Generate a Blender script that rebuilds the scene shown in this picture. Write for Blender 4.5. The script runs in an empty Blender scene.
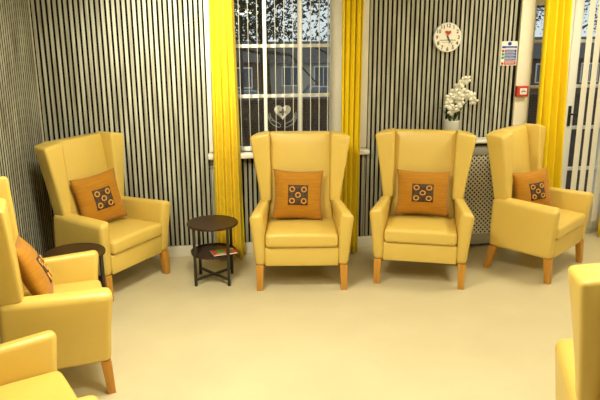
import bpy, bmesh, math, random
from mathutils import Vector, Matrix
random.seed(7)
R = math.radians
PI = math.pi
scene = bpy.context.scene
COL = scene.collection

# ------------------------------------------------------------------ materials
def mat(name, base, rough=.5, spec=.5, var=None, scale=(8, 8, 8), bump=0, bscale=60, metal=0, detail=3, sheen=0, coord='Object'):
    m = bpy.data.materials.new(name); m.use_nodes = True
    nt = m.node_tree; b = nt.nodes['Principled BSDF']
    b.inputs['Base Color'].default_value = (*base, 1)
    b.inputs['Roughness'].default_value = rough
    b.inputs['Specular IOR Level'].default_value = spec
    b.inputs['Metallic'].default_value = metal
    if sheen:
        b.inputs['Sheen Weight'].default_value = sheen
    tc = nt.nodes.new('ShaderNodeTexCoord')
    if var:
        mp = nt.nodes.new('ShaderNodeMapping'); mp.inputs['Scale'].default_value = scale
        nz = nt.nodes.new('ShaderNodeTexNoise'); nz.inputs['Scale'].default_value = 1; nz.inputs['Detail'].default_value = detail
        rp = nt.nodes.new('ShaderNodeValToRGB')
        rp.color_ramp.elements[0].position = .32; rp.color_ramp.elements[1].position = .68
        rp.color_ramp.elements[0].color = (*base, 1); rp.color_ramp.elements[1].color = (*var, 1)
        nt.links.new(tc.outputs[coord], mp.inputs[0]); nt.links.new(mp.outputs[0], nz.inputs['Vector'])
        nt.links.new(nz.outputs['Fac'], rp.inputs[0]); nt.links.new(rp.outputs[0], b.inputs['Base Color'])
    if bump:
        n2 = nt.nodes.new('ShaderNodeTexNoise'); n2.inputs['Scale'].default_value = bscale; n2.inputs['Detail'].default_value = 3
        bp = nt.nodes.new('ShaderNodeBump'); bp.inputs['Strength'].default_value = bump; bp.inputs['Distance'].default_value = .004
        nt.links.new(tc.outputs[coord], n2.inputs['Vector'])
        nt.links.new(n2.outputs['Fac'], bp.inputs['Height']); nt.links.new(bp.outputs[0], b.inputs['Normal'])
    return m

def emit(name, col, s):
    m = bpy.data.materials.new(name); m.use_nodes = True; nt = m.node_tree
    nt.nodes.remove(nt.nodes['Principled BSDF'])
    e = nt.nodes.new('ShaderNodeEmission'); e.inputs[0].default_value = (*col, 1); e.inputs[1].default_value = s
    nt.links.new(e.outputs[0], nt.nodes['Material Output'].inputs[0]); return m

def glassmat(name, refl=.03, tint=(.93, .95, .94)):
    m = bpy.data.materials.new(name); m.use_nodes = True; nt = m.node_tree
    nt.nodes.remove(nt.nodes['Principled BSDF'])
    t = nt.nodes.new('ShaderNodeBsdfTransparent'); t.inputs[0].default_value = (*tint, 1)
    g = nt.nodes.new('ShaderNodeBsdfGlossy'); g.inputs['Roughness'].default_value = .02
    mx = nt.nodes.new('ShaderNodeMixShader'); mx.inputs[0].default_value = refl
    nt.links.new(t.outputs[0], mx.inputs[1]); nt.links.new(g.outputs[0], mx.inputs[2])
    nt.links.new(mx.outputs[0], nt.nodes['Material Output'].inputs[0]); return m

def slatmat(name):
    """grey oak laminate: every slat a slightly different tone, long grain along the height"""
    m = mat(name, (.30, .285, .21), .55, .35)
    nt = m.node_tree; b = nt.nodes['Principled BSDF']
    tc = nt.nodes.new('ShaderNodeTexCoord')
    mp = nt.nodes.new('ShaderNodeMapping'); mp.inputs['Scale'].default_value = (26, 26, 2.0)
    nz = nt.nodes.new('ShaderNodeTexNoise'); nz.inputs['Scale'].default_value = 1; nz.inputs['Detail'].default_value = 5
    rp = nt.nodes.new('ShaderNodeValToRGB')
    e = rp.color_ramp.elements
    e[0].position = .33; e[0].color = (.25, .232, .175, 1)
    e[1].position = .67; e[1].color = (.55, .55, .455, 1)
    k = e.new(.5); k.color = (.395, .388, .31, 1)
    nt.links.new(tc.outputs['Object'], mp.inputs[0]); nt.links.new(mp.outputs[0], nz.inputs['Vector'])
    nt.links.new(nz.outputs['Fac'], rp.inputs[0]); nt.links.new(rp.outputs[0], b.inputs['Base Color'])
    return m

def brickmat(name, a, b2, mortar, scale):
    m = mat(name, a, .9, .2); nt = m.node_tree; b = nt.nodes['Principled BSDF']
    tc = nt.nodes.new('ShaderNodeTexCoord'); mp = nt.nodes.new('ShaderNodeMapping'); mp.inputs['Rotation'].default_value = (R(90), 0, 0)
    br = nt.nodes.new('ShaderNodeTexBrick'); br.inputs['Color1'].default_value = (*a, 1); br.inputs['Color2'].default_value = (*b2, 1)
    br.inputs['Mortar'].default_value = (*mortar, 1); br.inputs['Scale'].default_value = scale
    nt.links.new(tc.outputs['Object'], mp.inputs[0]); nt.links.new(mp.outputs[0], br.inputs['Vector'])
    nt.links.new(br.outputs['Color'], b.inputs['Base Color']); return m

M = {}
M['vinyl'] = mat('yellow_vinyl', (.655, .468, .104), .38, .5, var=(.675, .485, .112), scale=(5, 5, 5), bump=.10, bscale=35)
M['oak'] = mat('oak', (.46, .20, .022), .4, .5, var=(.56, .27, .036), scale=(40, 40, 5))
M['cush'] = mat('ochre_slub', (.37, .146, .004), .75, .3, var=(.44, .195, .007), scale=(9, 9, 120), bump=.35, bscale=140, sheen=.15)
M['patch'] = mat('brown_patch', (.050, .028, .015), .8, .2, var=(.11, .07, .045), scale=(60, 60, 60))
M['ring'] = mat('gold_thread', (.62, .30, .05), .5, .5)
M['curtain'] = mat('mustard_cotton', (.80, .575, .004), .8, .2, var=(.85, .63, .007), scale=(20, 20, 3), bump=.15, bscale=200, sheen=.1)
M['slat'] = slatmat('grey_oak_slat')
M['felt'] = mat('black_felt', (.009, .008, .006), .95, .05)
M['cream'] = mat('cream_paint', (.78, .72, .56), .6, .3, var=(.80, .74, .585), scale=(3, 3, 3))
M['white'] = mat('white_gloss', (.80, .77, .68), .35, .5, var=(.82, .79, .70), scale=(4, 4, 4))
M['upvc'] = mat('white_upvc', (.84, .82, .74), .3, .5)
M['ceil'] = mat('ceiling_paint', (.72, .69, .60), .9, .2, bump=.1)
M['floor'] = mat('cream_vinyl_floor', (.565, .495, .315), .42, .35, var=(.605, .54, .35), scale=(2.5, 2.5, 2.5), detail=8, bump=.03, bscale=300)
M['blind'] = mat('blind_fabric', (.80, .77, .68), .8, .2, var=(.83, .80, .71), scale=(30, 30, 30))
M['dark_wood'] = mat('walnut', (.024, .010, .004), .42, .4, var=(.050, .021, .009), scale=(4, 60, 4))
M['tray'] = mat('walnut_tray', (.022, .006, .004), .35, .5, var=(.045, .013, .008), scale=(60, 4, 4))
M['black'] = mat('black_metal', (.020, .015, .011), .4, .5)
M['grey'] = mat('grey_paint', (.38, .37, .30), .5, .4)
M['lattice'] = mat('lattice_paint', (.82, .77, .62), .5, .4)
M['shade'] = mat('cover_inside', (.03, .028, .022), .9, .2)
M['pot'] = mat('white_ceramic', (.56, .55, .48), .25, .6)
M['petal'] = mat('white_petal', (.88, .86, .74), .6, .3)
M['leaf'] = mat('orchid_leaf', (.035, .075, .018), .4, .5, var=(.055, .11, .025), scale=(20, 20, 20))
M['clockface'] = mat('clock_face', (.85, .82, .72), .4, .4)
M['ink'] = mat('black_ink', (.015, .014, .012), .5, .3)
M['greyink'] = mat('grey_ink', (.25, .24, .21), .6, .3)
M['red'] = mat('red_ink', (.50, .035, .015), .4, .5)
M['blue'] = mat('blue_ink', (.02, .05, .32), .5, .4)
M['green'] = mat('green_ink', (.03, .30, .10), .5, .4)
M['sign'] = mat('sign_white', (.80, .80, .78), .4, .4)
M['yellowink'] = mat('yellow_ink', (.75, .55, .05), .5, .4)
M['chrome'] = mat('dark_handle', (.03, .027, .022), .35, .6, metal=.5)
M['glass'] = glassmat('window_glass')
M['decal'] = mat('frosted_decal', (.62, .60, .54), .7, .3)
M['decal2'] = mat('frosted_decal_line', (.55, .54, .49), .7, .3)
# outside
M['bark'] = mat('bark', (.035, .026, .018), .95, .1, var=(.06, .045, .03), scale=(8, 8, 2))
M['foliage'] = mat('tree_leaf', (.010, .016, .006), .8, .1, var=(.022, .028, .011), scale=(3, 3, 3))
M['asphalt'] = mat('asphalt', (.045, .04, .035), .9, .2, var=(.07, .062, .052), scale=(2, 2, 2))
M['brick'] = brickmat('house_brick', (.16, .075, .05), (.11, .055, .04), (.2, .18, .15), 4)
M['brick2'] = brickmat('garden_brick', (.075, .042, .028), (.055, .032, .022), (.09, .075, .06), 4)
M['render'] = mat('house_render', (.42, .40, .36), .9, .2)
M['roof'] = mat('slate_roof', (.07, .065, .07), .8, .2, var=(.10, .09, .09), scale=(3, 3, 12))
M['pane'] = mat('house_pane', (.12, .14, .17), .1, .6)
M['carblue'] = mat('car_blue', (.12, .2, .33), .25, .6)
M['carwhite'] = mat('car_silver', (.45, .45, .45), .25, .6)
M['tyre'] = mat('tyre', (.015, .015, .015), .9, .2)
M['lamp'] = emit('ceiling_lamp', (1, .88, .66), 6)
M['outlamp'] = emit('outside_lamp', (1, .97, .86), 3.0)

# ------------------------------------------------------------------ builders
class MB:
    def __init__(s): s.bm = bmesh.new()
    def box(s, x0, x1, y0, y1, z0, z1):
        return s.loft([[(x0, y0, z0), (x1, y0, z0), (x1, y1, z0), (x0, y1, z0)],
                       [(x0, y0, z1), (x1, y0, z1), (x1, y1, z1), (x0, y1, z1)]])
    def loft(s, rings, cap=True):
        vs = [[s.bm.verts.new(p) for p in r] for r in rings]
        n = len(vs[0])
        for a, b in zip(vs, vs[1:]):
            for i in range(n):
                j = (i + 1) % n
                s.bm.faces.new((a[i], a[j], b[j], b[i]))
        if cap:
            s.bm.faces.new(list(reversed(vs[0]))); s.bm.faces.new(vs[-1])
        return s
    def tube(s, pts, r, n=8, r1=None):
        pts = [Vector(p) for p in pts]; rings = []
        for i, p in enumerate(pts):
            d = (pts[min(i + 1, len(pts) - 1)] - pts[max(i - 1, 0)]).normalized()
            a = d.orthogonal().normalized() if i == 0 else (a - d * a.dot(d)).normalized()
            b = d.cross(a)
            rr = r if r1 is None else r + (r1 - r) * i / (len(pts) - 1)
            rings.append([p + (a * math.cos(t) + b * math.sin(t)) * rr for t in [2 * PI * k / n for k in range(n)]])
        return s.loft(rings)
    def lathe(s, prof, n=32, c=(0, 0)):
        return s.loft([[(c[0] + r * math.cos(2 * PI * k / n), c[1] + r * math.sin(2 * PI * k / n), z) for k in range(n)] for r, z in prof])
    def prism(s, poly, y0, y1):      # poly in x,z extruded along y
        return s.loft([[(x, y0, z) for x, z in poly], [(x, y1, z) for x, z in poly]])
    def quad(s, *p):
        s.bm.faces.new([s.bm.verts.new(q) for q in p]); return s
    def build(s, name, m, parent=None, bevel=0, seg=3, smooth=None, sub=0, loc=None, rot=None, solid=0):
        bmesh.ops.recalc_face_normals(s.bm, faces=s.bm.faces)
        me = bpy.data.meshes.new(name); s.bm.to_mesh(me); s.bm.free()
        me.materials.append(m)
        o = bpy.data.objects.new(name, me); COL.objects.link(o)
        if parent: o.parent = parent
        if loc is not None: o.location = loc
        if rot is not None: o.rotation_euler = rot
        if solid:
            md = o.modifiers.new('solid', 'SOLIDIFY'); md.thickness = solid; md.offset = 0
        if bevel:
            md = o.modifiers.new('bevel', 'BEVEL'); md.width = bevel; md.segments = seg; md.limit_method = 'ANGLE'; md.angle_limit = R(25)
            md.harden_normals = False
        if sub:
            md = o.modifiers.new('sub', 'SUBSURF'); md.levels = sub; md.render_levels = sub
        if smooth if smooth is not None else (bevel > 0 or sub > 0):
            for p in me.polygons: p.use_smooth = True
        return o

def tag(o, label=None, cat=None, group=None, kind=None):
    if label: o['label'] = label
    if cat: o['category'] = cat
    if group: o['group'] = group
    if kind: o['kind'] = kind
    return o
def empty(name, loc=(0, 0, 0), rz=0):
    o = bpy.data.objects.new(name, None); COL.objects.link(o); o.location = loc; o.rotation_euler = (0, 0, rz); o.empty_display_size = .1
    return o
def children(o):
    return [c for c in COL.objects if c.parent == o]
def copy_tree(o, parent=None):
    c = o.copy(); COL.objects.link(c)
    if parent: c.parent = parent
    for ch in children(o): copy_tree(ch, c)
    return c
def struct(o): o['kind'] = 'structure'; return o
def text_mesh(txt, size):
    cu = bpy.data.curves.new('t', 'FONT'); cu.body = txt; cu.size = size; cu.align_x = 'CENTER'; cu.align_y = 'CENTER'; cu.extrude = .0004; cu.offset = .02 * size; cu.resolution_u = 2
    o = bpy.data.objects.new('t', cu); COL.objects.link(o)
    dg = bpy.context.evaluated_depsgraph_get(); dg.update()
    me = bpy.data.meshes.new_from_object(o.evaluated_get(dg))
    bpy.data.objects.remove(o); return me
def add_mesh(bm, me, mtx):
    n0 = len(bm.verts); bm.from_mesh(me); bm.verts.ensure_lookup_table()
    for v in bm.verts[n0:]: v.co = mtx @ v.co
STAND = Matrix.Rotation(R(90), 4, 'X')     # text lying in xy -> standing, facing -Y

# ------------------------------------------------------------------ the room
D = 5.308           # front face of the slatted back wall
WF = D + .014       # plaster face behind the slats
WT = .22            # wall thickness
CZ = 2.62
CORN = -1.242
LA = R(6)           # left wall opens outwards
PITCH = .0388

b = MB(); b.box(-3.2, 4.3, -2.2, WF + WT, -.06, 0); struct(b.build('floor', M['floor']))
b = MB(); b.box(-3.2, 4.3, -2.2, WF + WT, CZ, CZ + .08); struct(b.build('ceiling', M['ceil']))
WX0, WX1, WZ0, WZ1 = .13, 1.29, .885, 2.32     # window opening
DX0, DX1, DZ1 = 2.80, 3.72, 2.30               # glazed door opening
b = MB()
b.box(-1.7, WX0, WF, WF + WT, 0, CZ); b.box(WX1, DX0, WF, WF + WT, 0, CZ); b.box(DX1, 4.3, WF, WF + WT, 0, CZ)
b.box(WX0, WX1, WF, WF + WT, 0, WZ0); b.box(WX0, WX1, WF, WF + WT, WZ1, CZ); b.box(DX0, DX1, WF, WF + WT, DZ1, CZ)
wall_back = struct(b.build('wall_back', M['cream']))

def slats(mb, cores, x0, x1, z0, z1, yf, depth=.014, w=.0226):
    n = int((x1 - x0) / PITCH)
    for i in range(n + 1):
        x = x0 + i * PITCH
        if x + w > x1: break
        mb.box(x, x + w, yf, yf + .0012, z0, z1); cores.box(x, x + w, yf + .0012, yf + depth, z0, z1)
SB = .098
s = MB(); f = MB()
slats(s, f, CORN + .012, .045, SB, CZ, D); f.box(CORN, .047, D + .012, WF, SB, CZ)
slats(s, f, .055, 1.36, SB, .845, D); f.box(.05, 1.365, D + .012, WF, SB, .845)
slats(s, f, 1.378, 2.672, SB, CZ, D); f.box(1.372, 2.674, D + .012, WF, SB, CZ)
s.build('slat_panel', M['slat'], wall_back); f.build('felt_backing', M['felt'], wall_back)

b = MB(); b.box(-.02, 7.4, .014, .2, 0, CZ)
wall_left = struct(b.build('wall_left', M['cream'], loc=(CORN, D, 0), rot=(0, 0, R(-90) - LA + R(0))))
# local +x runs from the corner towards the camera; local -y would face the room
wall_left.scale = (1, -1, 1)
s = MB(); f = MB(); slats(s, f, .012, 7.2, SB, CZ, 0); s.build('slat_panel', M['slat'], wall_left)
f.box(0, 7.3, .012, .014, SB, CZ); f.build('felt_backing', M['felt'], wall_left)
b = MB(); b.box(4.1, 4.3, -2.2, WF, 0, CZ); struct(b.build('wall_right', M['cream']))
b = MB(); b.box(-3.2, 4.3, -2.4, -2.2, 0, CZ); struct(b.build('wall_front', M['cream']))

b = MB(); b.box(CORN + .01, 2.79, D - .006, WF, 0, SB); struct(b.build('baseboard_back', M['white'], bevel=.004))
b = MB(); b.box(.03, 7.2, -.004, .014, 0, SB)
bl = struct(b.build('baseboard_left', M['white'], bevel=.004, loc=(CORN, D, 0), rot=(0, 0, R(-90) - LA))); bl.scale = (1, -1, 1)

# window surround and board
b = MB(); b.box(.05, WX0, D - .008, WF, .90, CZ); b.box(WX1, 1.37, D - .008, WF, .90, CZ)
struct(b.build('trim_1', M['white'], bevel=.004))
b = MB(); b.box(.035, 1.385, D - .07, WF + .05, .845, .885); struct(b.build('trim_2', M['white'], bevel=.008))
# narrow plastered pier between the slats and the glazed door
b = MB(); b.box(2.676, 2.80, D - .012, WF, SB, CZ); struct(b.build('trim_3', M['cream'], bevel=.006))

# ---- window 1
GY = WF + .05
win = struct(empty('window_1', (0, GY, 0)))
fr = MB()
fr.box(WX0, .245, -.02, .04, WZ0, WZ1); fr.box(1.065, WX1, -.02, .04, WZ0, WZ1)
fr.box(.245, 1.065, -.02, .04, WZ0, WZ0 + .035); fr.box(.245, 1.065, -.02, .04, WZ1 - .05, WZ1)
fr.build('window_frame', M['upvc'], win, bevel=.005)
for x in (.524, .808):
    m_ = MB(); m_.box(x - .0135, x + .0135, -.016, .03, WZ0 + .035, WZ1 - .05); m_.build('glazing_bar', M['upvc'], win, bevel=.004)
for z in (1.34, 1.742, 2.145):
    m_ = MB(); m_.box(.245, 1.065, -.018, .03, z - .0135, z + .0135); m_.build('glazing_bar', M['upvc'], win, bevel=.004)
g = MB(); g.box(.245, 1.065, .008, .012, WZ0 + .035, WZ1 - .05); g.build('window_glass', M['glass'], win)

# heart and hands transfer on the glass
st = empty('window_sticker', (.664, GY - .004, 1.135))
def heart(k=1.0, n=40):
    return [(k * .0665 * (math.sin(t) ** 3), k * .0665 * .98 * (13 * math.cos(t) - 5 * math.cos(2 * t) - 2 * math.cos(3 * t) - math.cos(4 * t)) / 16) for t in [2 * PI * i / n for i in range(n)]]
h = MB(); h.prism([(x, z + .075) for x, z in heart(1.05)], 0, .0015); h.build('heart', M['decal'], st)
cr = MB(); cr.box(-.006, .006, -.001, 0, .04, .098); cr.box(-.026, .026, -.0012, 0, .063, .075)
for dx, dz in ((0, .018), (0, -.018), (.018, 0), (-.018, 0)):
    cr.box(dx - .009, dx + .009, -.0014, 0, .069 + dz - .009, .069 + dz + .009)
cr.build('cross', mat('cross_dark', (.10, .09, .08), .8, .2), st)
for sg in (-1, 1):
    hd = MB()
    hd.tube([(sg * x, 0, z) for x, z in [(.015, -.045), (.02, -.03), (.045, -.016), (.072, -.004), (.088, .018), (.10, .03), (.104, .05), (.112, .068), (.116, .05), (.118, .02), (.104, -.012), (.08, -.036), (.05, -.050), (.028, -.058), (.015, -.045)]], .0024, 5)
    hd.tube([(sg * x, 0, z) for x, z in [(.098, .03), (.104, .012), (.094, -.002), (.080, .004)]], .002, 5)
    hd.tube([(sg * x, 0, z) for x, z in [(.100, .052), (.109, .030), (.112, .012)]], .002, 5)
    hd.build('hand_outline', M['decal2'], st)
tag(st, 'pale heart with a cross over two open hands stuck on the window pane', 'sticker')

def blind(name, xs, y, z0, z1, ang, label):
    r = empty(name, (0, y, z1))
    hr = MB(); hr.box(min(xs) - .05, max(xs) + .05, -.025, .025, 0, .04); hr.build('head_rail', M['upvc'], r)
    for x in xs:
        sl = MB(); c_, s_ = math.cos(ang) * .0445, math.sin(ang) * .0445
        n = 5; a = []; bb = []
        for i in range(n):
            t = i / (n - 1) * 2 - 1; bow = .003 * (1 - t * t)
            px, py = c_ * t - math.sin(ang) * bow, s_ * t + math.cos(ang) * bow
            a.append((px, py)); 
        ring = a + [(px + .0008 * math.sin(ang), py - .0008 * math.cos(ang)) for px, py in reversed(a)]
        sl.loft([[(px, py, z0 - z1) for px, py in ring], [(px, py, 0) for px, py in ring]])
        sl.build('blind_slat', M['blind'], r, loc=(x, 0, 0))
    tag(r, label, 'blinds'); return r
blind('vertical_blind', [.315 + .0715 * i for i in range(11)], D - .045 + .03, .905, 2.25, R(84), 'open white vertical blind across the window between two yellow curtains')

# ---- glazed door 1
GD = WF + .09
door = struct(empty('door_1', (0, GD, 0)))
b = MB(); b.box(DX0, DX0 + .055, -.03, .05, 0, DZ1); b.box(DX1 - .055, DX1, -.03, .05, 0, DZ1); b.box(DX0, DX1, -.03, .05, DZ1 - .06, DZ1); b.box(DX0, DX1, -.03, .05, 0, .04)
b.build('door_frame', M['upvc'], door, bevel=.005)
b = MB()
for x0, x1 in ((3.20, 3.28), (3.585, 3.665)): b.box(x0, x1, -.045, .02, .04, DZ1 - .06)
b.box(3.28, 3.585, -.045, .02, .04, .30); b.box(3.28, 3.585, -.045, .02, DZ1 - .16, DZ1 - .06)
leafp = b.build('door_leaf', M['upvc'], door, bevel=.005)
b = MB(); b.box(DX0 + .055, 3.2, -.02, .02, 2.06, 2.14); b.box(3.14, 3.2, -.03, .03, .04, DZ1 - .06); b.box(DX0 + .055, 3.14, -.02, .02, .04, .22); b.build('side_light_frame', M['upvc'], door, bevel=.004)
for z in (.62, 1.0, 1.37, 1.76):
    b = MB(); b.box(3.28, 3.585, -.03, .01, z - .014, z + .014); b.build('glazing_bar', M['upvc'], door, bevel=.004)
    b = MB(); b.box(DX0 + .055, 3.14, -.02, .015, z - .012, z + .012); b.build('glazing_bar', M['upvc'], door, bevel=.004)
b = MB(); b.box(3.28, 3.585, -.006, -.002, .30, DZ1 - .16); b.box(DX0 + .055, 3.14, -.002, .002, .22, 2.06); b.build('door_glass', M['glass'], door)
b = MB(); b.box(3.225, 3.253, -.056, -.045, 1.02, 1.20); b.tube([(3.239, -.056, 1.13), (3.239, -.09, 1.13), (3.255, -.095, 1.13), (3.34, -.095, 1.125)], .009, 8)
b.build('door_handle', M['chrome'], door, bevel=.003)
blind('vertical_blind', [3.30 + .080 * i for i in range(6)], D - .03, .14, 2.26, R(27), 'half-turned white vertical blind hanging over the glazed door on the right')

# ---- curtains
def curtain(xa0, xa1, xb0, xb1, y, z0, z1, folds, amp, label, ph=0, seedv=1):
    rnd = random.Random(seedv); ws = [rnd.uniform(.7, 1.3) for _ in range(folds)]; tot = sum(ws)
    NX, NZ = folds * 12, 24; mb = MB(); grid = []
    ed = [0]
    for w_ in ws: ed.append(ed[-1] + w_ / tot)
    for k in range(NZ + 1):
        t = k / NZ; z = z0 + (z1 - z0) * t; row = []
        for i in range(NX + 1):
            u = i / NX
            fi = max(j for j in range(folds) if ed[j] <= u + 1e-9); lu = (u - ed[fi]) / (ed[fi + 1] - ed[fi])
            x = (xb0 + (xb1 - xb0) * u) * (1 - t) + (xa0 + (xa1 - xa0) * u) * t
            a = amp * (.75 + .5 * ws[fi] - .5) * (1.1 - .25 * t)
            yy = y - a * (2 * abs(math.sin(PI * lu + .5 * ph + .18 * math.sin(3 * t + fi))) ** .8 - 1)
            x += .12 * a * math.sin(2 * PI * lu)
            row.append(mb.bm.verts.new((x, yy, z)))
        grid.append(row)
    for k in range(NZ):
        for i in range(NX):
            mb.bm.faces.new((grid[k][i], grid[k][i + 1], grid[k + 1][i + 1], grid[k + 1][i]))
    o = mb.build('curtain', M['curtain'], None, smooth=True, solid=.003)
    return tag(o, label, 'curtain')
curtain(.088, .272, .068, .312, 5.19, .012, 2.34, 4, .066, 'mustard yellow full-length curtain left of the window, behind the round side table', .4, 3)
curtain(1.118, 1.288, 1.115, 1.27, 5.19, .012, 2.34, 4, .066, 'mustard yellow full-length curtain right of the window, between the two front-facing armchairs', 1.8, 5)
curtain(2.80, 3.04, 2.83, 3.14, 5.17, .012, 2.34, 4, .072, 'mustard yellow curtain of deep folds left of the glazed door', .9, 8)
curtain(3.56, 3.80, 3.565, 3.82, 5.22, .012, 2.34, 4, .03, 'mustard yellow curtain of which only a sliver shows at the right edge', .2, 9)

# ------------------------------------------------------------------ armchair
def make_chair():
    r = empty('wingback_armchair')
    V = M['vinyl']
    for sg in (-1, 1):
        a = MB()
        def ring(xo, xi, y0, y1, zo, zi):
            k = .336 + (.318 - .336) * (zo - .19) / .4
            return [(sg * xo, y0, zo), (sg * xi, y0 + .004, zi), (sg * xi * (.80 if zo > .55 else .93), y1, zi - .004), (sg * k, y1, zo + .004)]
        a.loft([ring(.344, .264, .0, .515, .19, .19), ring(.358, .266, -.008, .520, .34, .34), ring(.373, .272, -.020, .520, .48, .48), ring(.386, .284, -.034, .515, .583, .606)])
        a.build('armrest', V, r, bevel=.036, seg=5)
    for sg in (-1, 1):
        w = MB()
        n = 6; rings = []
        for k in range(n + 1):
            t = k / n; e = t ** 1.15
            L = lambda p, q: p + (q - p) * e
            zo = .572 + (1.083 - .572) * t; zi = .578 + (1.112 - .578) * t
            rings.append([(sg * L(.312, .394), L(.392, .428), zo), (sg * L(.226, .236), L(.385, .414), zi), (sg * L(.224, .236), L(.50, .585), zi), (sg * L(.308, .350), L(.515, .600), zo)])
        w.loft(rings); w.build('wing', V, r, bevel=.022, seg=4)
    bk = MB(); rings = []
    for z, y0, y1, w_ in ((.195, .43, .505, .262), (.40, .418, .515, .262), (.56, .425, .54, .240), (.70, .447, .557, .238), (.85, .470, .577, .239), (1.0, .495, .597, .240), (1.098, .517, .608, .241)):
        rings.append([(-w_, y0 + .012, z), (-w_ * .5, y0 - .004, z), (0, y0 - .010, z), (w_ * .5, y0 - .004, z), (w_, y0 + .012, z), (w_, y1, z), (0, y1 + .004, z), (-w_, y1, z)])
    bk.loft(rings); bk.build('backrest', V, r, bevel=.018, seg=3)
    sf = MB(); sf.box(-.270, .270, .002, .44, .19, .333); sf.build('seat_frame', V, r, bevel=.012)
    sc = MB(); rings = []
    W = .266
    for x, dz in ((-W, 0), (-W * .6, .010), (0, .014), (W * .6, .010), (W, 0)):
        rings.append([(x, -.020, .336), (x, .425, .336), (x, .425, .430 + dz), (x, .20, .440 + dz), (x, -.020, .438 + dz * .6)])
    sc.loft(rings); sc.build('seat_cushion', V, r, bevel=.028, seg=4)
    for sx in (-1, 1):
        for front in (True, False):
            l = MB()
            if front: y0, y1, q0, q1 = .004, .058, -.006, .036
            else: y0, y1, q0, q1 = .445, .500, .50, .54
            l.loft([[(sx * .290, q0, 0), (sx * .334, q0, 0), (sx * .334, q1, 0), (sx * .290, q1, 0)],
                    [(sx * .282, y0, .195), (sx * .338, y0, .195), (sx * .338, y1, .195), (sx * .282, y1, .195)]])
            l.build('leg', M['oak'], r, bevel=.003, seg=2)
    return r

# ---- scatter cushion, built standing: local x across, z up, -y is its face
CS = .193
def cush_pt(u, v, side, T=.062):
    x = CS * u * (1 - .075 * (1 - v * v)); z = CS * v * (1 - .075 * (1 - u * u))
    hgt = T * (max(0, (1 - abs(u) ** 2.6)) * max(0, (1 - abs(v) ** 2.6))) ** .62
    wr = .0025 * math.sin(9 * u + 5 * v) * (1 - u * u) * (1 - v * v)
    return (x, side * (hgt + wr), z)
def make_cushion():
    N = 26; mb = MB(); front = {}; 
    for sd in (-1, 1):
        g = {}
        for i in range(N + 1):
            for j in range(N + 1):
                edge = i in (0, N) or j in (0, N)
                if sd == 1 and edge: g[i, j] = front[i, j]; continue
                g[i, j] = mb.bm.verts.new(cush_pt(2 * i / N - 1, 2 * j / N - 1, sd))
        for i in range(N):
            for j in range(N):
                mb.bm.faces.new((g[i, j], g[i + 1, j], g[i + 1, j + 1], g[i, j + 1]))
        if sd == -1: front = g
    r = mb.build('scatter_cushion', M['cush'], None, smooth=True)
    p = MB(); n = 8; g = {}; H = .42
    for i in range(n + 1):
        for j in range(n + 1):
            x, y, z = cush_pt(H * (2 * i / n - 1), H * (2 * j / n - 1), -1); g[i, j] = p.bm.verts.new((x, y - .0022, z))
    for i in range(n):
        for j in range(n): p.bm.faces.new((g[i, j], g[i + 1, j], g[i + 1, j + 1], g[i, j + 1]))
    pa = p.build('patch', M['patch'], r, smooth=True, solid=.002)
    pa['label'] = 'dark brown square patch'
    for du, dv in ((-.25, .24), (.25, .24), (0, 0), (-.25, -.25), (.25, -.25)):
        q = MB(); c = 20; pts = []
        rings = []
        for k in range(c + 1):
            t = 2 * PI * k / c
            x, y, z = cush_pt(du + .098 * math.cos(t), dv + .098 * math.sin(t), -1)
            pts.append((x, y - .0045, z))
        q.tube(pts, .0048, 6)
        ro = q.build('ring', M['ring'], pa, smooth=True)
    # finer stitched squares between the rings
    return r

CH = make_chair(); CU = make_cushion()
TILT = R(-13)
chairs = [   # x, y, heading (from -Y towards +X), label
    ((-.508, 4.685), 53, 'yellow vinyl wingback armchair turned in the corner of the two slatted walls', 'ochre cushion with a dark patch on the armchair in the slatted corner', 1, (-.01, .345, .65, -5, -12)),
    ((.678, 4.43), -7.6, 'yellow vinyl wingback armchair in front of the window, beside the round side table', 'ochre cushion with a dark patch on the armchair in front of the window', 1, (-.022, .36, .64, 2, 0)),
    ((1.552, 4.365), -20, 'yellow vinyl wingback armchair under the wall clock, facing the room', 'wide ochre cushion with a dark patch on the armchair under the clock', 1, (.0, .36, .637, 0, 0)),
    ((2.797, 4.447), 38, 'yellow vinyl wingback armchair turned sideways in front of the curtain by the glazed door', 'ochre cushion with a dark patch on the armchair by the glazed door', 1, (-.035, .315, .62, -4, -26)),
    ((-.605, 3.53), 104, 'yellow vinyl wingback armchair against the left wall, seen side on', 'ochre cushion seen edge on in the armchair against the left wall', 1, (-.03, .335, .632, 6, 0)),
    ((-.575, 2.47), 115, 'yellow vinyl wingback armchair at the lower left, only arm and seat in the photo', None, 0, None),
    ((1.800, 2.175), 151, 'yellow vinyl wingback armchair at the lower right, seen from behind', None, 0, None),
]
for i, (xy, hd, lab, cl, hasc, cp) in enumerate(chairs):
    o = CH if i == 0 else copy_tree(CH)
    o.location = (xy[0], xy[1], 0); o.rotation_euler = (0, 0, R(hd))
    tag(o, lab, 'armchair', 'wingback armchairs around the lounge')
    if hasc:
        c = CU if i == 0 else copy_tree(CU)
        base = Matrix.Translation((xy[0], xy[1], 0)) @ Matrix.Rotation(R(hd), 4, 'Z')
        mtx = base @ Matrix.Translation((cp[0], cp[1], cp[2])) @ Matrix.Rotation(R(cp[4]), 4, 'Z') @ Matrix.Rotation(R(-22) if i == 4 else TILT, 4, 'X') @ Matrix.Rotation(R(cp[3]), 4, 'Y')
        c.rotation_mode = 'XYZ'; c.location = mtx.to_translation(); c.rotation_euler = mtx.to_euler()
        if i == 2: c.scale = (1.07, 1, .91)
        if i == 3: c.scale = (.92, 1, .88)
        tag(c, cl, 'cushion', 'ochre scatter cushions on the armchairs')

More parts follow.
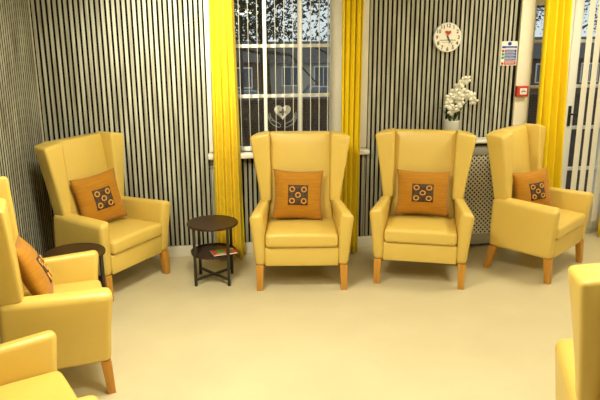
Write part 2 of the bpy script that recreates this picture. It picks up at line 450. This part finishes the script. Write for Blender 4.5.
# ------------------------------------------------------------------ side tables
TH, TR = .468, .193
def make_table():
    r = empty('side_table')
    t = MB(); t.lathe([(TR - .004, TH - .018), (TR, TH - .014), (TR, TH - .003), (TR - .003, TH)], 48); t.build('tabletop', M['dark_wood'], r)
    t = MB(); t.lathe([(.150, .222), (.170, .225), (.172, .243), (.167, .243), (.165, .233), (.02, .232)], 48); t.build('shelf', M['tray'], r, smooth=False)
    for k in range(4):
        a = R(45 + 90 * k); x, y = .176 * math.cos(a), .176 * math.sin(a)
        l = MB(); l.loft([[(x + dx * .0105, y + dy * .0105, z) for dx, dy in ((-1, -1), (1, -1), (1, 1), (-1, 1))] for z in (0, TH - .016)])
        l.build('leg', M['black'], r, bevel=.0015, seg=1)
    for k in range(2):
        a = R(45 + 90 * k); c_, s_ = math.cos(a), math.sin(a); n_ = (-s_ * .010, c_ * .010)
        bb = MB(); zz = .05
        bb.loft([[(-.170 * c_ - n_[0], -.170 * s_ - n_[1], z), (.170 * c_ - n_[0], .170 * s_ - n_[1], z), (.170 * c_ + n_[0], .170 * s_ + n_[1], z), (-.170 * c_ + n_[0], -.170 * s_ + n_[1], z)] for z in (.042 + k * .0005, .056 + k * .0005)])
        bb.build('cross_bar', M['black'], r)
    return r
TB = make_table()
TB.location = (.042, 4.745, 0); TB.rotation_euler = (0, 0, R(-8))
tag(TB, 'round dark wood side table with a magazine on its lower shelf', 'side table', 'round side tables between the armchairs')
t2 = copy_tree(TB); t2.location = (-.865, 4.21, 0); t2.rotation_euler = (0, 0, R(30))
tag(t2, 'round dark wood side table mostly hidden between the two left armchairs', 'side table', 'round side tables between the armchairs')

mg = empty('magazine', (.118, 4.675, .2445), R(14)); mg.scale = (1.2, 1.15, 1)
b = MB(); b.box(-.075, .075, -.052, .052, 0, .007); b.build('pages', M['sign'], mg)
b = MB(); b.box(-.074, .074, -.051, .051, .007, .0085); b.build('cover', M['red'], mg)
b = MB()
for x, y, w_, h_ in ((-.02, .005, .022, .03), (.035, -.01, .018, .02)): b.box(x - w_, x + w_, y - h_, y + h_, .0085, .0095)
b.build('cover_picture', M['green'], mg)
b = MB(); b.box(-.06, .0, -.046, -.036, .0085, .0095); b.build('cover_print', M['yellowink'], mg)
b = MB(); b.box(.03, .068, .025, .042, .0085, .0095); b.build('cover_print', M['yellowink'], mg)
tag(mg, 'red and green magazine lying on the lower shelf of the side table', 'magazine')

# ------------------------------------------------------------------ radiator cover
RX0, RX1, RYF, RZ = 2.02, 2.66, 5.14, .955
rc = empty('radiator_cover', ((RX0 + RX1) / 2, RYF, 0))
hw = (RX1 - RX0) / 2; dp = D - .008 - RYF
b = MB()
b.box(-hw, -hw + .075, 0, .018, .03, RZ - .03); b.box(hw - .075, hw, 0, .018, .03, RZ - .03)
b.box(-hw + .075, hw - .075, 0, .018, .03, .125); b.box(-hw + .075, hw - .075, 0, .018, RZ - .125, RZ - .03)
b.box(-hw, -hw + .018, .018, dp, 0, RZ - .03); b.box(hw - .018, hw, .018, dp, 0, RZ - .03)
b.build('cabinet', M['grey'], rc, bevel=.003)
b = MB(); b.box(-hw - .02, hw + .02, -.02, dp, RZ - .022, RZ); b.build('top_board', M['white'], rc, bevel=.005)
b = MB(); b.box(-hw - .005, hw + .005, -.008, .03, RZ - .045, RZ - .0215); b.build('dark_rail', M['black'], rc)  # black strip along the front, just under the top board
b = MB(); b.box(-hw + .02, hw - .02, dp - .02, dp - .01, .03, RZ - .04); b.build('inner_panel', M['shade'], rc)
# lattice: diagonal strips crossing
x0, x1, z0, z1 = -hw + .07, hw - .07, .12, RZ - .12
b = MB(); wv = .0062; st_ = .040
def clip(sgn, c):
    pts = []
    for x in (x0, x1):
        z = c + sgn * x
        if z0 <= z <= z1: pts.append((x, z))
    for z in (z0, z1):
        x = (z - c) / sgn
        if x0 < x < x1: pts.append((x, z))
    return pts[:2] if len(pts) >= 2 else None
for sgn, yy in ((1, .006), (-1, .009)):
    c = -2
    while c < 3:
        p = clip(sgn, c)
        if p:
            (xa, za), (xb, zb) = p; d = math.hypot(xb - xa, zb - za)
            if d > .01:
                nx, nz = -(zb - za) / d * wv, (xb - xa) / d * wv
                b.loft([[(xa - nx, yy, za - nz), (xb - nx, yy, zb - nz), (xb + nx, yy, zb + nz), (xa + nx, yy, za + nz)],
                        [(xa - nx, yy + .003, za - nz), (xb - nx, yy + .003, zb - nz), (xb + nx, yy + .003, zb + nz), (xa + nx, yy + .003, za + nz)]])
        c += st_
b.build('lattice_grille', M['lattice'], rc)
tag(rc, 'grey radiator cover with a cream lattice grille behind the armchairs', 'radiator cover')

# ------------------------------------------------------------------ orchid
OX, OY = 2.085, 5.225
orc = empty('potted_orchid', (OX, OY, RZ))
b = MB(); b.lathe([(.058, 0), (.062, .006), (.067, .164), (.065, .168), (.061, .166), (.059, .145), (.002, .145)], 32); b.build('pot', M['pot'], orc, smooth=True)
rn = random.Random(4)
for a, ln, lift in ((170, .10, .14), (20, .13, .15), (225, .10, .10), (320, .11, .10), (100, .09, .12), (5, .15, .19), (200, .07, .17)):
    lf = MB(); n = 8; ca, sa = math.cos(R(a)), math.sin(R(a)) * .5; L_ = []; R_ = []
    for i in range(n + 1):
        t = i / n; rr = .015 + ln * t; z = .145 + lift * math.sin(t * 1.7) * .9; w_ = .017 * math.sin(PI * min(1, t * .93 + .07)) + .001
        L_.append(lf.bm.verts.new((ca * rr - sa * w_, sa * rr + ca * w_ , z))); R_.append(lf.bm.verts.new((ca * rr + sa * w_, sa * rr - ca * w_, z + .004)))
    for i in range(n): lf.bm.faces.new((L_[i], L_[i + 1], R_[i + 1], R_[i]))
    lf.build('leaf', M['leaf'], orc, smooth=True, solid=.002)
stems = [[(0, 0, .12), (-.02, 0, .25), (-.035, -.01, .36), (.0, -.02, .44), (.045, -.02, .47)], [(.01, 0, .12), (.03, 0, .26), (.05, -.01, .35), (.09, -.02, .38), (.14, -.03, .33)]]
for sp in stems:
    b = MB(); b.tube(sp, .0025, 6); b.build('stem', M['leaf'], orc, smooth=True)
fl = [(-.04, .36), (-.01, .40), (.03, .37), (-.045, .30), (.03, .28), (-.02, .25), (.045, .33), (.03, .45), (.055, .49), (.09, .505), (.08, .40), (.11, .38), (.15, .37), (.165, .33)]
for k, (fx, fz) in enumerate(fl):
    b = MB(); base = Vector((fx, -.035 - .02 * rn.random(), fz)); ax = rn.uniform(-.5, .5); az = rn.uniform(-.3, .3); rot = Matrix.Rotation(ax, 3, 'Z') @ Matrix.Rotation(az, 3, 'X'); r0 = rn.uniform(0, 1.2)
    for p in range(5):
        a = r0 + 2 * PI * p / 5; ln = .043; w_ = .022 if p % 2 else .017; n = 6
        ring = []
        for i in range(10):
            t = 2 * PI * i / 10
            u = .5 - .5 * math.cos(t); v = math.sin(t)
            px, pz = u * ln, v * w_ * (.55 + .45 * u)
            q = Vector((px * math.cos(a) - pz * math.sin(a), -.010 * math.sin(u * 2.4) + .002 * p, px * math.sin(a) + pz * math.cos(a)))
            ring.append(b.bm.verts.new(base + rot @ q))
        b.bm.faces.new(ring)
    bmesh.ops.triangulate(b.bm, faces=b.bm.faces)
    b.build('flower', M['petal'], orc, smooth=True, solid=.0012)
tag(orc, 'white flowering orchid in a white pot on the radiator cover', 'orchid')

# ------------------------------------------------------------------ wall clock
ck = empty('wall_clock', (2.035, D, 1.80))
CR = .119
def disc(mb, r, y0, y1, n=48):
    mb.prism([(r * math.cos(2 * PI * k / n), r * math.sin(2 * PI * k / n)) for k in range(n)], y0, y1)
b = MB(); disc(b, CR, -.028, 0); b.build('case', M['sign'], ck, bevel=.004)
b = MB(); disc(b, CR - .006, -.0295, -.027); b.build('dial', M['clockface'], ck)
for k in range(1, 13):
    nb = MB()
    a = R(90 - 30 * k)
    add_mesh(nb.bm, text_mesh(str(k), .042), Matrix.Translation((.094 * math.cos(a), -.030, .094 * math.sin(a))) @ STAND)
    nb.build('numeral', M['ink'], ck)
lg = MB(); lg.prism([(x * .36, z * .36 + .037) for x, z in heart(1.0, 24)], -.0305, -.029); lg.build('dial_emblem', M['red'], ck)
wr = MB()
for sg in (-1, 1): wr.tube([(sg * .026 * math.cos(R(t)), -.030, .037 + .026 * math.sin(R(t))) for t in range(-75, 50, 12)], .0012, 5)
wr.build('emblem_wreath', M['greyink'], ck)
ms = MB(); x = -.07
while x < .068:
    w_ = rn.uniform(.003, .007); ms.box(x, x + w_, -.0305, -.029, -.026, -.019 + rn.uniform(0, .003)); x += w_ + .0022
x = -.05
while x < .05:
    w_ = rn.uniform(.003, .008); ms.box(x, x + w_, -.0305, -.029, -.040, -.037); x += w_ + .002
ms.build('dial_print', M['greyink'], ck)
def hand(a, ln, w_, y, nm):
    c_, s_ = math.cos(a), math.sin(a); b = MB(); n_ = (-s_ * w_, c_ * w_)
    b.prism([(-.018 * c_ - n_[0], -.018 * s_ - n_[1]), (ln * c_ - n_[0] * .4, ln * s_ - n_[1] * .4), (ln * c_ + n_[0] * .4, ln * s_ + n_[1] * .4), (-.018 * c_ + n_[0], -.018 * s_ + n_[1])], y, y + .001)
    b.build(nm, M['ink'], ck)
hand(R(90 - 157), .05, .0036, -.0335, 'hour_hand'); hand(R(90 - 146), .078, .0028, -.0355, 'minute_hand'); hand(R(90 - 172), .07, .0008, -.0375, 'second_hand')
b = MB(); disc(b, .006, -.039, -.029, 16); b.build('hub', M['ink'], ck)
tag(ck, 'round white wall clock with black numerals on the slatted wall above the orchid', 'clock')

# ------------------------------------------------------------------ fire notice
sg = empty('fire_action_notice', (2.595, D, 1.665))
b = MB(); b.box(-.071, .071, -.004, 0, -.100, .100); b.build('board', M['sign'], sg)
y0, y1 = -.0052, -.004
b = MB(); b.prism([(.017 * math.cos(2 * PI * k / 20), .080 + .015 * math.sin(2 * PI * k / 20)) for k in range(20)], y0, y1); b.build('blue_roundel', M['blue'], sg)
b = MB(); b.box(-.066, .066, y0, y1, .043, .060); b.build('header_band', M['blue'], sg)
for za, zb in ((.008, .031), (-.018, .005), (-.044, -.021), (-.060, -.049)):
    b = MB(); b.box(-.040, .064, y0, y1, za, zb); b.build('blue_panel', M['blue'], sg)
b = MB(); b.box(-.040, .064, y0, y1, -.094, -.066); b.build('red_panel', M['red'], sg)
for z, m_ in ((.010, 'red'), (-.018, 'green'), (-.046, 'green'), (-.094, 'red')):
    b = MB(); b.box(-.066, -.045, y0, y1, z, z + .02); b.build('pictogram', M[m_], sg)
tx = MB()
for z in (.0515, .022, .014, -.004, -.012, -.030, -.038, -.074, -.082):
    x = -.034
    while x < .045:
        w_ = rn.uniform(.004, .010); tx.box(x, x + w_, y0 - .0008, y0, z - .0018, z + .0018); x += w_ + .003
tx.build('white_lettering', M['sign'], sg)
tag(sg, 'white fire notice with blue and red panels on the slatted wall', 'sign')

# ------------------------------------------------------------------ fire alarm call point
cp = empty('fire_alarm_call_point', (2.722, D - .012, 1.348))
b = MB(); b.box(-.052, .052, -.042, 0, -.045, .045); b.build('housing', M['red'], cp, bevel=.006)
b = MB(); b.box(-.026, .036, -.0445, -.041, -.026, .026); b.build('break_panel', M['sign'], cp, bevel=.002)
b = MB(); b.box(-.016, .026, -.046, -.044, -.006, .006); b.box(-.006, .016, -.046, -.044, .010, .016); b.build('panel_print', M['greyink'], cp)
tag(cp, 'red fire alarm call point with a white centre on the cream pier', 'alarm')

# ------------------------------------------------------------------ outside
OZ = -2.6       # the ground falls away below the windows
b = MB(); b.box(-25, 45, WF + WT + .01, 60, OZ - .06, OZ); struct(b.build('ground_outside', M['asphalt']))
b = MB(); b.box(-6, 14, 14.0, 14.25, OZ, .30); b.box(-6, 14, 13.96, 14.29, .30, .36)
struct(b.build('garden_wall', M['brick2']))
def house(x0, x1, y0, y1, hgt, rf, m_, label, wins):
    r = empty('house', ((x0 + x1) / 2, y0, OZ)); hx = (x1 - x0) / 2; dy = y1 - y0
    b = MB(); b.box(-hx, hx, 0, dy, 0, hgt); b.build('wall', m_, r)
    b = MB(); b.loft([[(-hx - .3, -.3, hgt), (-hx - .3, dy + .3, hgt), (-hx - .3, dy / 2, hgt + rf)], [(hx + .3, -.3, hgt), (hx + .3, dy + .3, hgt), (hx + .3, dy / 2, hgt + rf)]]); b.build('roof', M['roof'], r)
    for wx, wz in wins:
        b = MB(); b.box(wx - .6, wx + .6, -.05, .02, wz - .6, wz + .6); f_ = b.build('window', M['upvc'], r)
        b = MB(); b.box(wx - .52, wx - .03, -.07, -.04, wz - .52, wz + .52); b.box(wx + .03, wx + .52, -.07, -.04, wz - .52, wz + .52); b.build('pane', M['pane'], f_)
    return tag(r, label, 'house')
house(-4, 3.55, 38, 45, 2.5, 1.1, M['brick'], 'brick house in the distance seen through the left of the window', [(-2, 1.6), (0.6, 1.6), (2.6, 1.6)])
house(4.2, 12, 40, 47, 2.3, 1.2, M['render'], 'pale rendered house in the distance seen through the right of the window', [(-2.6, 1.5), (-.6, 1.5), (2, 1.5)])
house(16, 28, 38, 46, 2.5, 1.2, M['brick'], 'brick house in the distance seen through the glazed door', [(-4, 1.6), (-1, 1.6), (2, 1.6), (4.4, 1.6)])
def car(x, y, m_, label):
    r = empty('car', (x, y, OZ))
    b = MB(); b.prism([(-2.1, .35), (2.1, .35), (2.15, .7), (1.3, .88), (-1.9, .92), (-2.15, .7)], 0, 1.7); b.build('body', m_, r, bevel=.06)
    b = MB(); b.prism([(-1.7, .88), (1.1, .88), (.5, 1.40), (-1.25, 1.42)], .1, 1.6); b.build('cabin', M['pane'], r, bevel=.05)
    for wx in (-1.35, 1.35):
        for wy in (.0, 1.5):
            b = MB(); b.prism([(wx + .32 * math.cos(2 * PI * k / 20), .32 + .32 * math.sin(2 * PI * k / 20)) for k in range(20)], wy - .02, wy + .2); b.build('wheel', M['tyre'], r)
    return tag(r, label, 'car')
car(2.2, 32, M['carwhite'], 'silver car parked beyond the garden wall, left in the window')
car(7.0, 33.5, M['carblue'], 'blue car parked further off, at the middle of the window')
# outside bulkhead lamp on a post
lp = empty('outside_lamp', (1.0, 16.2, OZ))
b = MB(); b.tube([(0, 0, 0), (0, 0, 4.75)], .05, 8); b.build('post', M['black'], lp)
b = MB(); b.box(-.35, .55, -.06, .06, 4.75, 4.88); b.build('lamp_head', M['outlamp'], lp)
tag(lp, 'lit strip lamp on a post outside, at the upper left of the window', 'lamp')
def tree(x, y, hgt, cr, seedv, n, label):
    rr = random.Random(seedv); r = empty('tree', (x, y, OZ))
    b = MB(); b.tube([(0, 0, 0), (.05, 0, hgt * .35), (-.05, .1, hgt * .7), (0, 0, hgt)], .14, 10, .03); b.build('trunk', M['bark'], r, smooth=True)
    b = MB(); ends = []
    for k in range(16):
        z0 = hgt * rr.uniform(.58, .86); a = rr.uniform(0, 2 * PI); ln = cr * rr.uniform(.6, 1)
        e = (ln * math.cos(a), ln * math.sin(a), z0 + rr.uniform(-.5, .9)); mid = (e[0] * .5, e[1] * .5, (z0 + e[2]) / 2 + .2)
        b.tube([(0, 0, z0), mid, e], .035, 6, .008); ends += [e, mid, ((e[0] + mid[0]) / 2, (e[1] + mid[1]) / 2, (e[2] + mid[2]) / 2)]
    b.build('branches', M['bark'], r)
    b = MB()
    for k in range(n):
        c = Vector(ends[k % len(ends)]) + Vector((rr.gauss(0, .30), rr.gauss(0, .30), rr.gauss(0, .24)))
        if c.z < 1.65 - OZ: continue
        u = Vector((rr.gauss(0, 1), rr.gauss(0, 1), rr.gauss(0, 1))).normalized(); v = u.orthogonal().normalized(); s_ = rr.uniform(.028, .055)
        b.quad(c - u * s_, c - v * s_ * .5, c + u * s_, c + v * s_ * .5)
    b.build('foliage', M['foliage'], r)
    return tag(r, label, 'tree')
tree(1.15, 11.6, 6.7, 2.0, 11, 11000, 'dark leafy tree outside the window between the yellow curtains')
tree(9.3, 15.5, 7.4, 2.2, 23, 6000, 'dark tree outside the glazed door')

# ------------------------------------------------------------------ light
def panel(x, y, e, sz=.56):
    r = empty('ceiling_light', (x, y, CZ))
    b = MB(); b.box(-.3, .3, -.3, .3, -.03, 0); b.build('frame', M['upvc'], r)
    b = MB(); b.box(-.28, .28, -.28, .28, -.034, -.029); b.build('diffuser', M['lamp'], r)
    ld = bpy.data.lights.new('panel_lamp', 'AREA'); ld.shape = 'SQUARE'; ld.size = sz; ld.energy = e; ld.color = (1, .93, .69)
    l = bpy.data.objects.new('panel_lamp', ld); COL.objects.link(l); l.parent = r; l.location = (0, 0, -.05)
    return r
P = [(-.2, 3.2, 60, 'square ceiling light nearest the side table'), (3.0, 4.2, 30, 'square ceiling light nearest the glazed door'),
     (.7, 2.0, 33, 'square ceiling light in the middle of the room'), (2.2, .9, 42, 'square ceiling light to the right of the middle of the room')]
for x, y, e, lab in P: tag(panel(x, y, e), lab, 'ceiling light', 'ceiling lights')
def spot(x, y, tx, ty, tz, e, deg, lab):
    r = empty('ceiling_spotlight', (x, y, CZ))
    b = MB(); b.lathe([(.05, -.02), (.055, -.018), (.055, 0)], 24); b.build('housing', M['upvc'], r)
    b = MB(); b.lathe([(.035, -.024), (.04, -.019)], 24); b.build('lens', M['lamp'], r)
    ld = bpy.data.lights.new('spot_lamp', 'SPOT'); ld.energy = e; ld.color = (1, .95, .72); ld.spot_size = R(deg); ld.spot_blend = 1; ld.shadow_soft_size = .06
    l = bpy.data.objects.new('spot_lamp', ld); COL.objects.link(l); l.parent = r; l.location = (0, 0, -.06)
    l.rotation_euler = Vector((tx - x, ty - y, tz - CZ + .06)).to_track_quat('-Z', 'Y').to_euler()
    return tag(r, lab, 'spotlight')
spot(-.05, 4.05, -.02, 5.31, 1.95, 270, 78, 'small ceiling spotlight aimed at the slats left of the window')

w = bpy.data.worlds.new('sky'); scene.world = w; w.use_nodes = True; nt = w.node_tree
bg = nt.nodes['Background']; bg.inputs[1].default_value = 1.0
tc = nt.nodes.new('ShaderNodeTexCoord'); nz = nt.nodes.new('ShaderNodeTexNoise'); nz.inputs['Scale'].default_value = 3; nz.inputs['Detail'].default_value = 4
rp = nt.nodes.new('ShaderNodeValToRGB'); rp.color_ramp.elements[0].color = (.62, .74, .80, 1); rp.color_ramp.elements[1].color = (.92, .97, 1, 1)
rp.color_ramp.elements[0].position = .35; rp.color_ramp.elements[1].position = .6
nt.links.new(tc.outputs['Generated'], nz.inputs['Vector']); nt.links.new(nz.outputs['Fac'], rp.inputs[0]); nt.links.new(rp.outputs[0], bg.inputs[0])

# ------------------------------------------------------------------ camera
p, rl, yw = R(15.05), R(-.2414), R(8.552)
f0 = Vector((math.sin(yw), math.cos(yw), 0)); rt = Vector((math.cos(yw), -math.sin(yw), 0)); up = Vector((0, 0, 1))
F = f0 * math.cos(p) - up * math.sin(p); U = up * math.cos(p) + f0 * math.sin(p)
RR = rt * math.cos(rl) + U * math.sin(rl); UU = U * math.cos(rl) - rt * math.sin(rl)
cd = bpy.data.cameras.new('camera'); cam = bpy.data.objects.new('camera', cd); COL.objects.link(cam)
cam.matrix_world = Matrix(((RR.x, UU.x, -F.x, 0), (RR.y, UU.y, -F.y, 0), (RR.z, UU.z, -F.z, 1.9), (0, 0, 0, 1)))
cd.sensor_width = 36; cd.lens = 648.8 / 600 * 36; cd.clip_start = .05
scene.camera = cam
vs = scene.view_settings; vs.view_transform = 'Standard'; vs.look = 'None'; vs.gamma = 1; vs.use_curve_mapping = False; vs.exposure = 0
